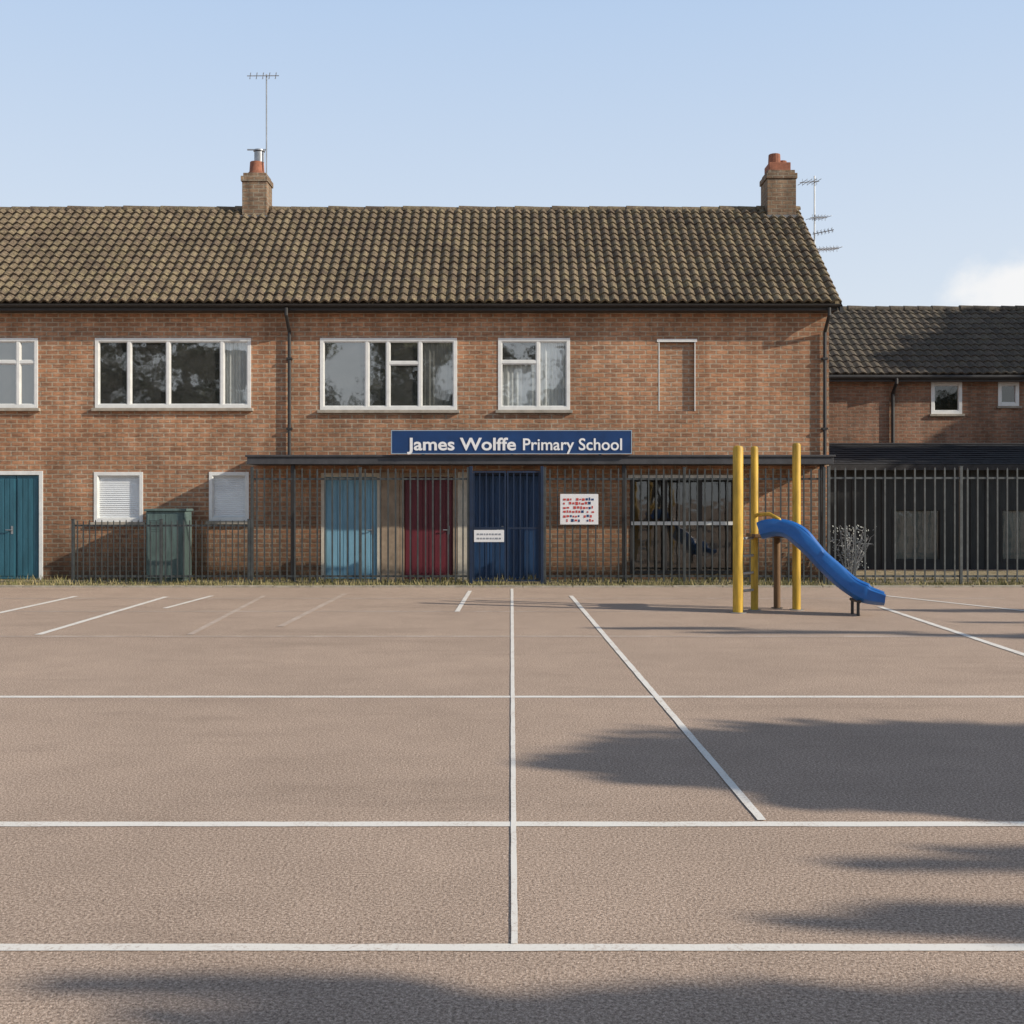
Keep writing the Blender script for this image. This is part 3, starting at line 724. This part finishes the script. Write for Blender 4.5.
b=lift(11.5,25.6,7.6,1.6); tree((b[0]+.5,b[1],0),6.5,c5,'tall dense tree near the dark outbuilding',leaf=.17,trunk_r=.28)
def row_tree():
    cl=[((-24+dx,-22+dy,z),(r,r,r*.8),1500) for dx,dy,z,r in ((0,0,9.5,2.6),(2.2,.5,7,2.2),(-2.3,0,7.2,2.3),(.5,-1,5.2,2.4),(-1,1,11.6,1.8),(1.7,0,11.6,1.6),(-2.5,0,4.2,1.8),(2.6,0,4.4,1.8))]
    return tree((-24,-22,0),8.5,cl,'tall leafy tree across the playground',leaf=.20,trunk_r=.3)
t0=row_tree()
for i in range(1,9):
    o=t0.copy(); COL.objects.link(o); nx,ny=-24+i*5.6+random.uniform(-.8,.8),-22+random.uniform(-3,3); o.location=(nx,ny,0); o.rotation_euler=(0,0,random.uniform(0,6)); s=random.uniform(.78,1.08); o.scale=(s,s,s)
    for ch in t0.children:
        c=ch.copy(); COL.objects.link(c); c.parent=o; c.matrix_parent_inverse=ch.matrix_parent_inverse.copy()
for o in list(bpy.data.objects):
    if '_w' in o: del o['_w']

# ---------------------------------------------------------------- light, sky
w=bpy.data.worlds.new('World'); scene.world=w; w.use_nodes=True; t=w.node_tree; n=t.nodes; l=t.links
bg=n['Background']; sky=n.new('ShaderNodeTexSky'); sky.sky_type='NISHITA'; sky.sun_disc=False
sky.sun_elevation=EL; sky.sun_rotation=math.radians(108); sky.air_density=1.0; sky.dust_density=1.5; sky.ozone_density=1.2
tc=n.new('ShaderNodeTexCoord')
vm=n.new('ShaderNodeVectorMath'); vm.operation='NORMALIZE'; l.new(tc.outputs['Generated'],vm.inputs[0])
sub=n.new('ShaderNodeVectorMath'); sub.operation='SUBTRACT'; l.new(vm.outputs[0],sub.inputs[0]); sub.inputs[1].default_value=(.416,.892,.171)
sc=n.new('ShaderNodeVectorMath'); sc.operation='MULTIPLY'; l.new(sub.outputs[0],sc.inputs[0]); sc.inputs[1].default_value=(1,1,2.0)
ln=n.new('ShaderNodeVectorMath'); ln.operation='LENGTH'; l.new(sc.outputs[0],ln.inputs[0])
no=n.new('ShaderNodeTexNoise'); no.inputs['Scale'].default_value=22; no.inputs['Detail'].default_value=6; l.new(vm.outputs[0],no.inputs['Vector'])
def mth(op,a,b):
    q=n.new('ShaderNodeMath'); q.operation=op
    for i,x in enumerate((a,b)):
        if hasattr(x,'is_output'): l.new(x,q.inputs[i])
        else: q.inputs[i].default_value=x
    return q.outputs[0]
val=mth('ADD',ln.outputs['Value'],mth('MULTIPLY',mth('SUBTRACT',no.outputs['Fac'],.5),-.10))
mr=n.new('ShaderNodeMapRange'); mr.interpolation_type='SMOOTHSTEP'; l.new(val,mr.inputs[0]); mr.inputs[1].default_value=.072; mr.inputs[2].default_value=.03; mr.inputs[3].default_value=0; mr.inputs[4].default_value=.85
sx=n.new('ShaderNodeSeparateXYZ'); l.new(vm.outputs[0],sx.inputs[0])
n2=n.new('ShaderNodeTexNoise'); n2.inputs['Scale'].default_value=2.2; n2.inputs['Detail'].default_value=5
s2=n.new('ShaderNodeVectorMath'); s2.operation='MULTIPLY'; l.new(vm.outputs[0],s2.inputs[0]); s2.inputs[1].default_value=(1,1,3); l.new(s2.outputs[0],n2.inputs['Vector'])
zf=n.new('ShaderNodeMapRange'); zf.interpolation_type='SMOOTHSTEP'; zf.inputs[1].default_value=.40; zf.inputs[2].default_value=.80; zf.inputs[3].default_value=.88; zf.inputs[4].default_value=.05
l.new(mth('ADD',sx.outputs[2],mth('MULTIPLY',mth('SUBTRACT',n2.outputs['Fac'],.5),.10)),zf.inputs[0])
hc=n.new('ShaderNodeMapRange'); hc.inputs[1].default_value=.12; hc.inputs[2].default_value=.46; l.new(sx.outputs[2],hc.inputs[0])
hcol=n.new('ShaderNodeMix'); hcol.data_type='RGBA'; l.new(hc.outputs[0],hcol.inputs[0]); hcol.inputs[6].default_value=(7.8,8.5,9.3,1); hcol.inputs[7].default_value=(4.8,6.5,9.1,1)
hz=n.new('ShaderNodeMix'); hz.data_type='RGBA'; l.new(zf.outputs[0],hz.inputs[0]); l.new(sky.outputs[0],hz.inputs[6]); l.new(hcol.outputs[2],hz.inputs[7])
mx=n.new('ShaderNodeMix'); mx.data_type='RGBA'; l.new(mr.outputs[0],mx.inputs[0]); l.new(hz.outputs[2],mx.inputs[6]); mx.inputs[7].default_value=(9.6,9.5,9.4,1)
l.new(mx.outputs[2],bg.inputs[0]); bg.inputs[1].default_value=.10
sun=bpy.data.lights.new('sun','SUN'); sun.energy=5.0; sun.angle=math.radians(.7); sun.color=(1,.91,.78)
so_=bpy.data.objects.new('sun',sun); COL.objects.link(so_)
dv=Vector((-math.cos(AZ)*math.cos(EL),math.sin(AZ)*math.cos(EL),-math.sin(EL))); so_.rotation_euler=dv.to_track_quat('-Z','Y').to_euler(); so_.location=(20,-10,20)
cam=bpy.data.cameras.new('camera'); cam.sensor_width=36; cam.lens=36*F/1024; cam.shift_y=-12/1024; cam.clip_end=3000
co=bpy.data.objects.new('camera',cam); COL.objects.link(co); co.location=(0,0,HC); co.rotation_euler=(math.radians(90),0,0); scene.camera=co
scene.view_settings.view_transform='Standard'; scene.view_settings.look='None'; scene.view_settings.exposure=0
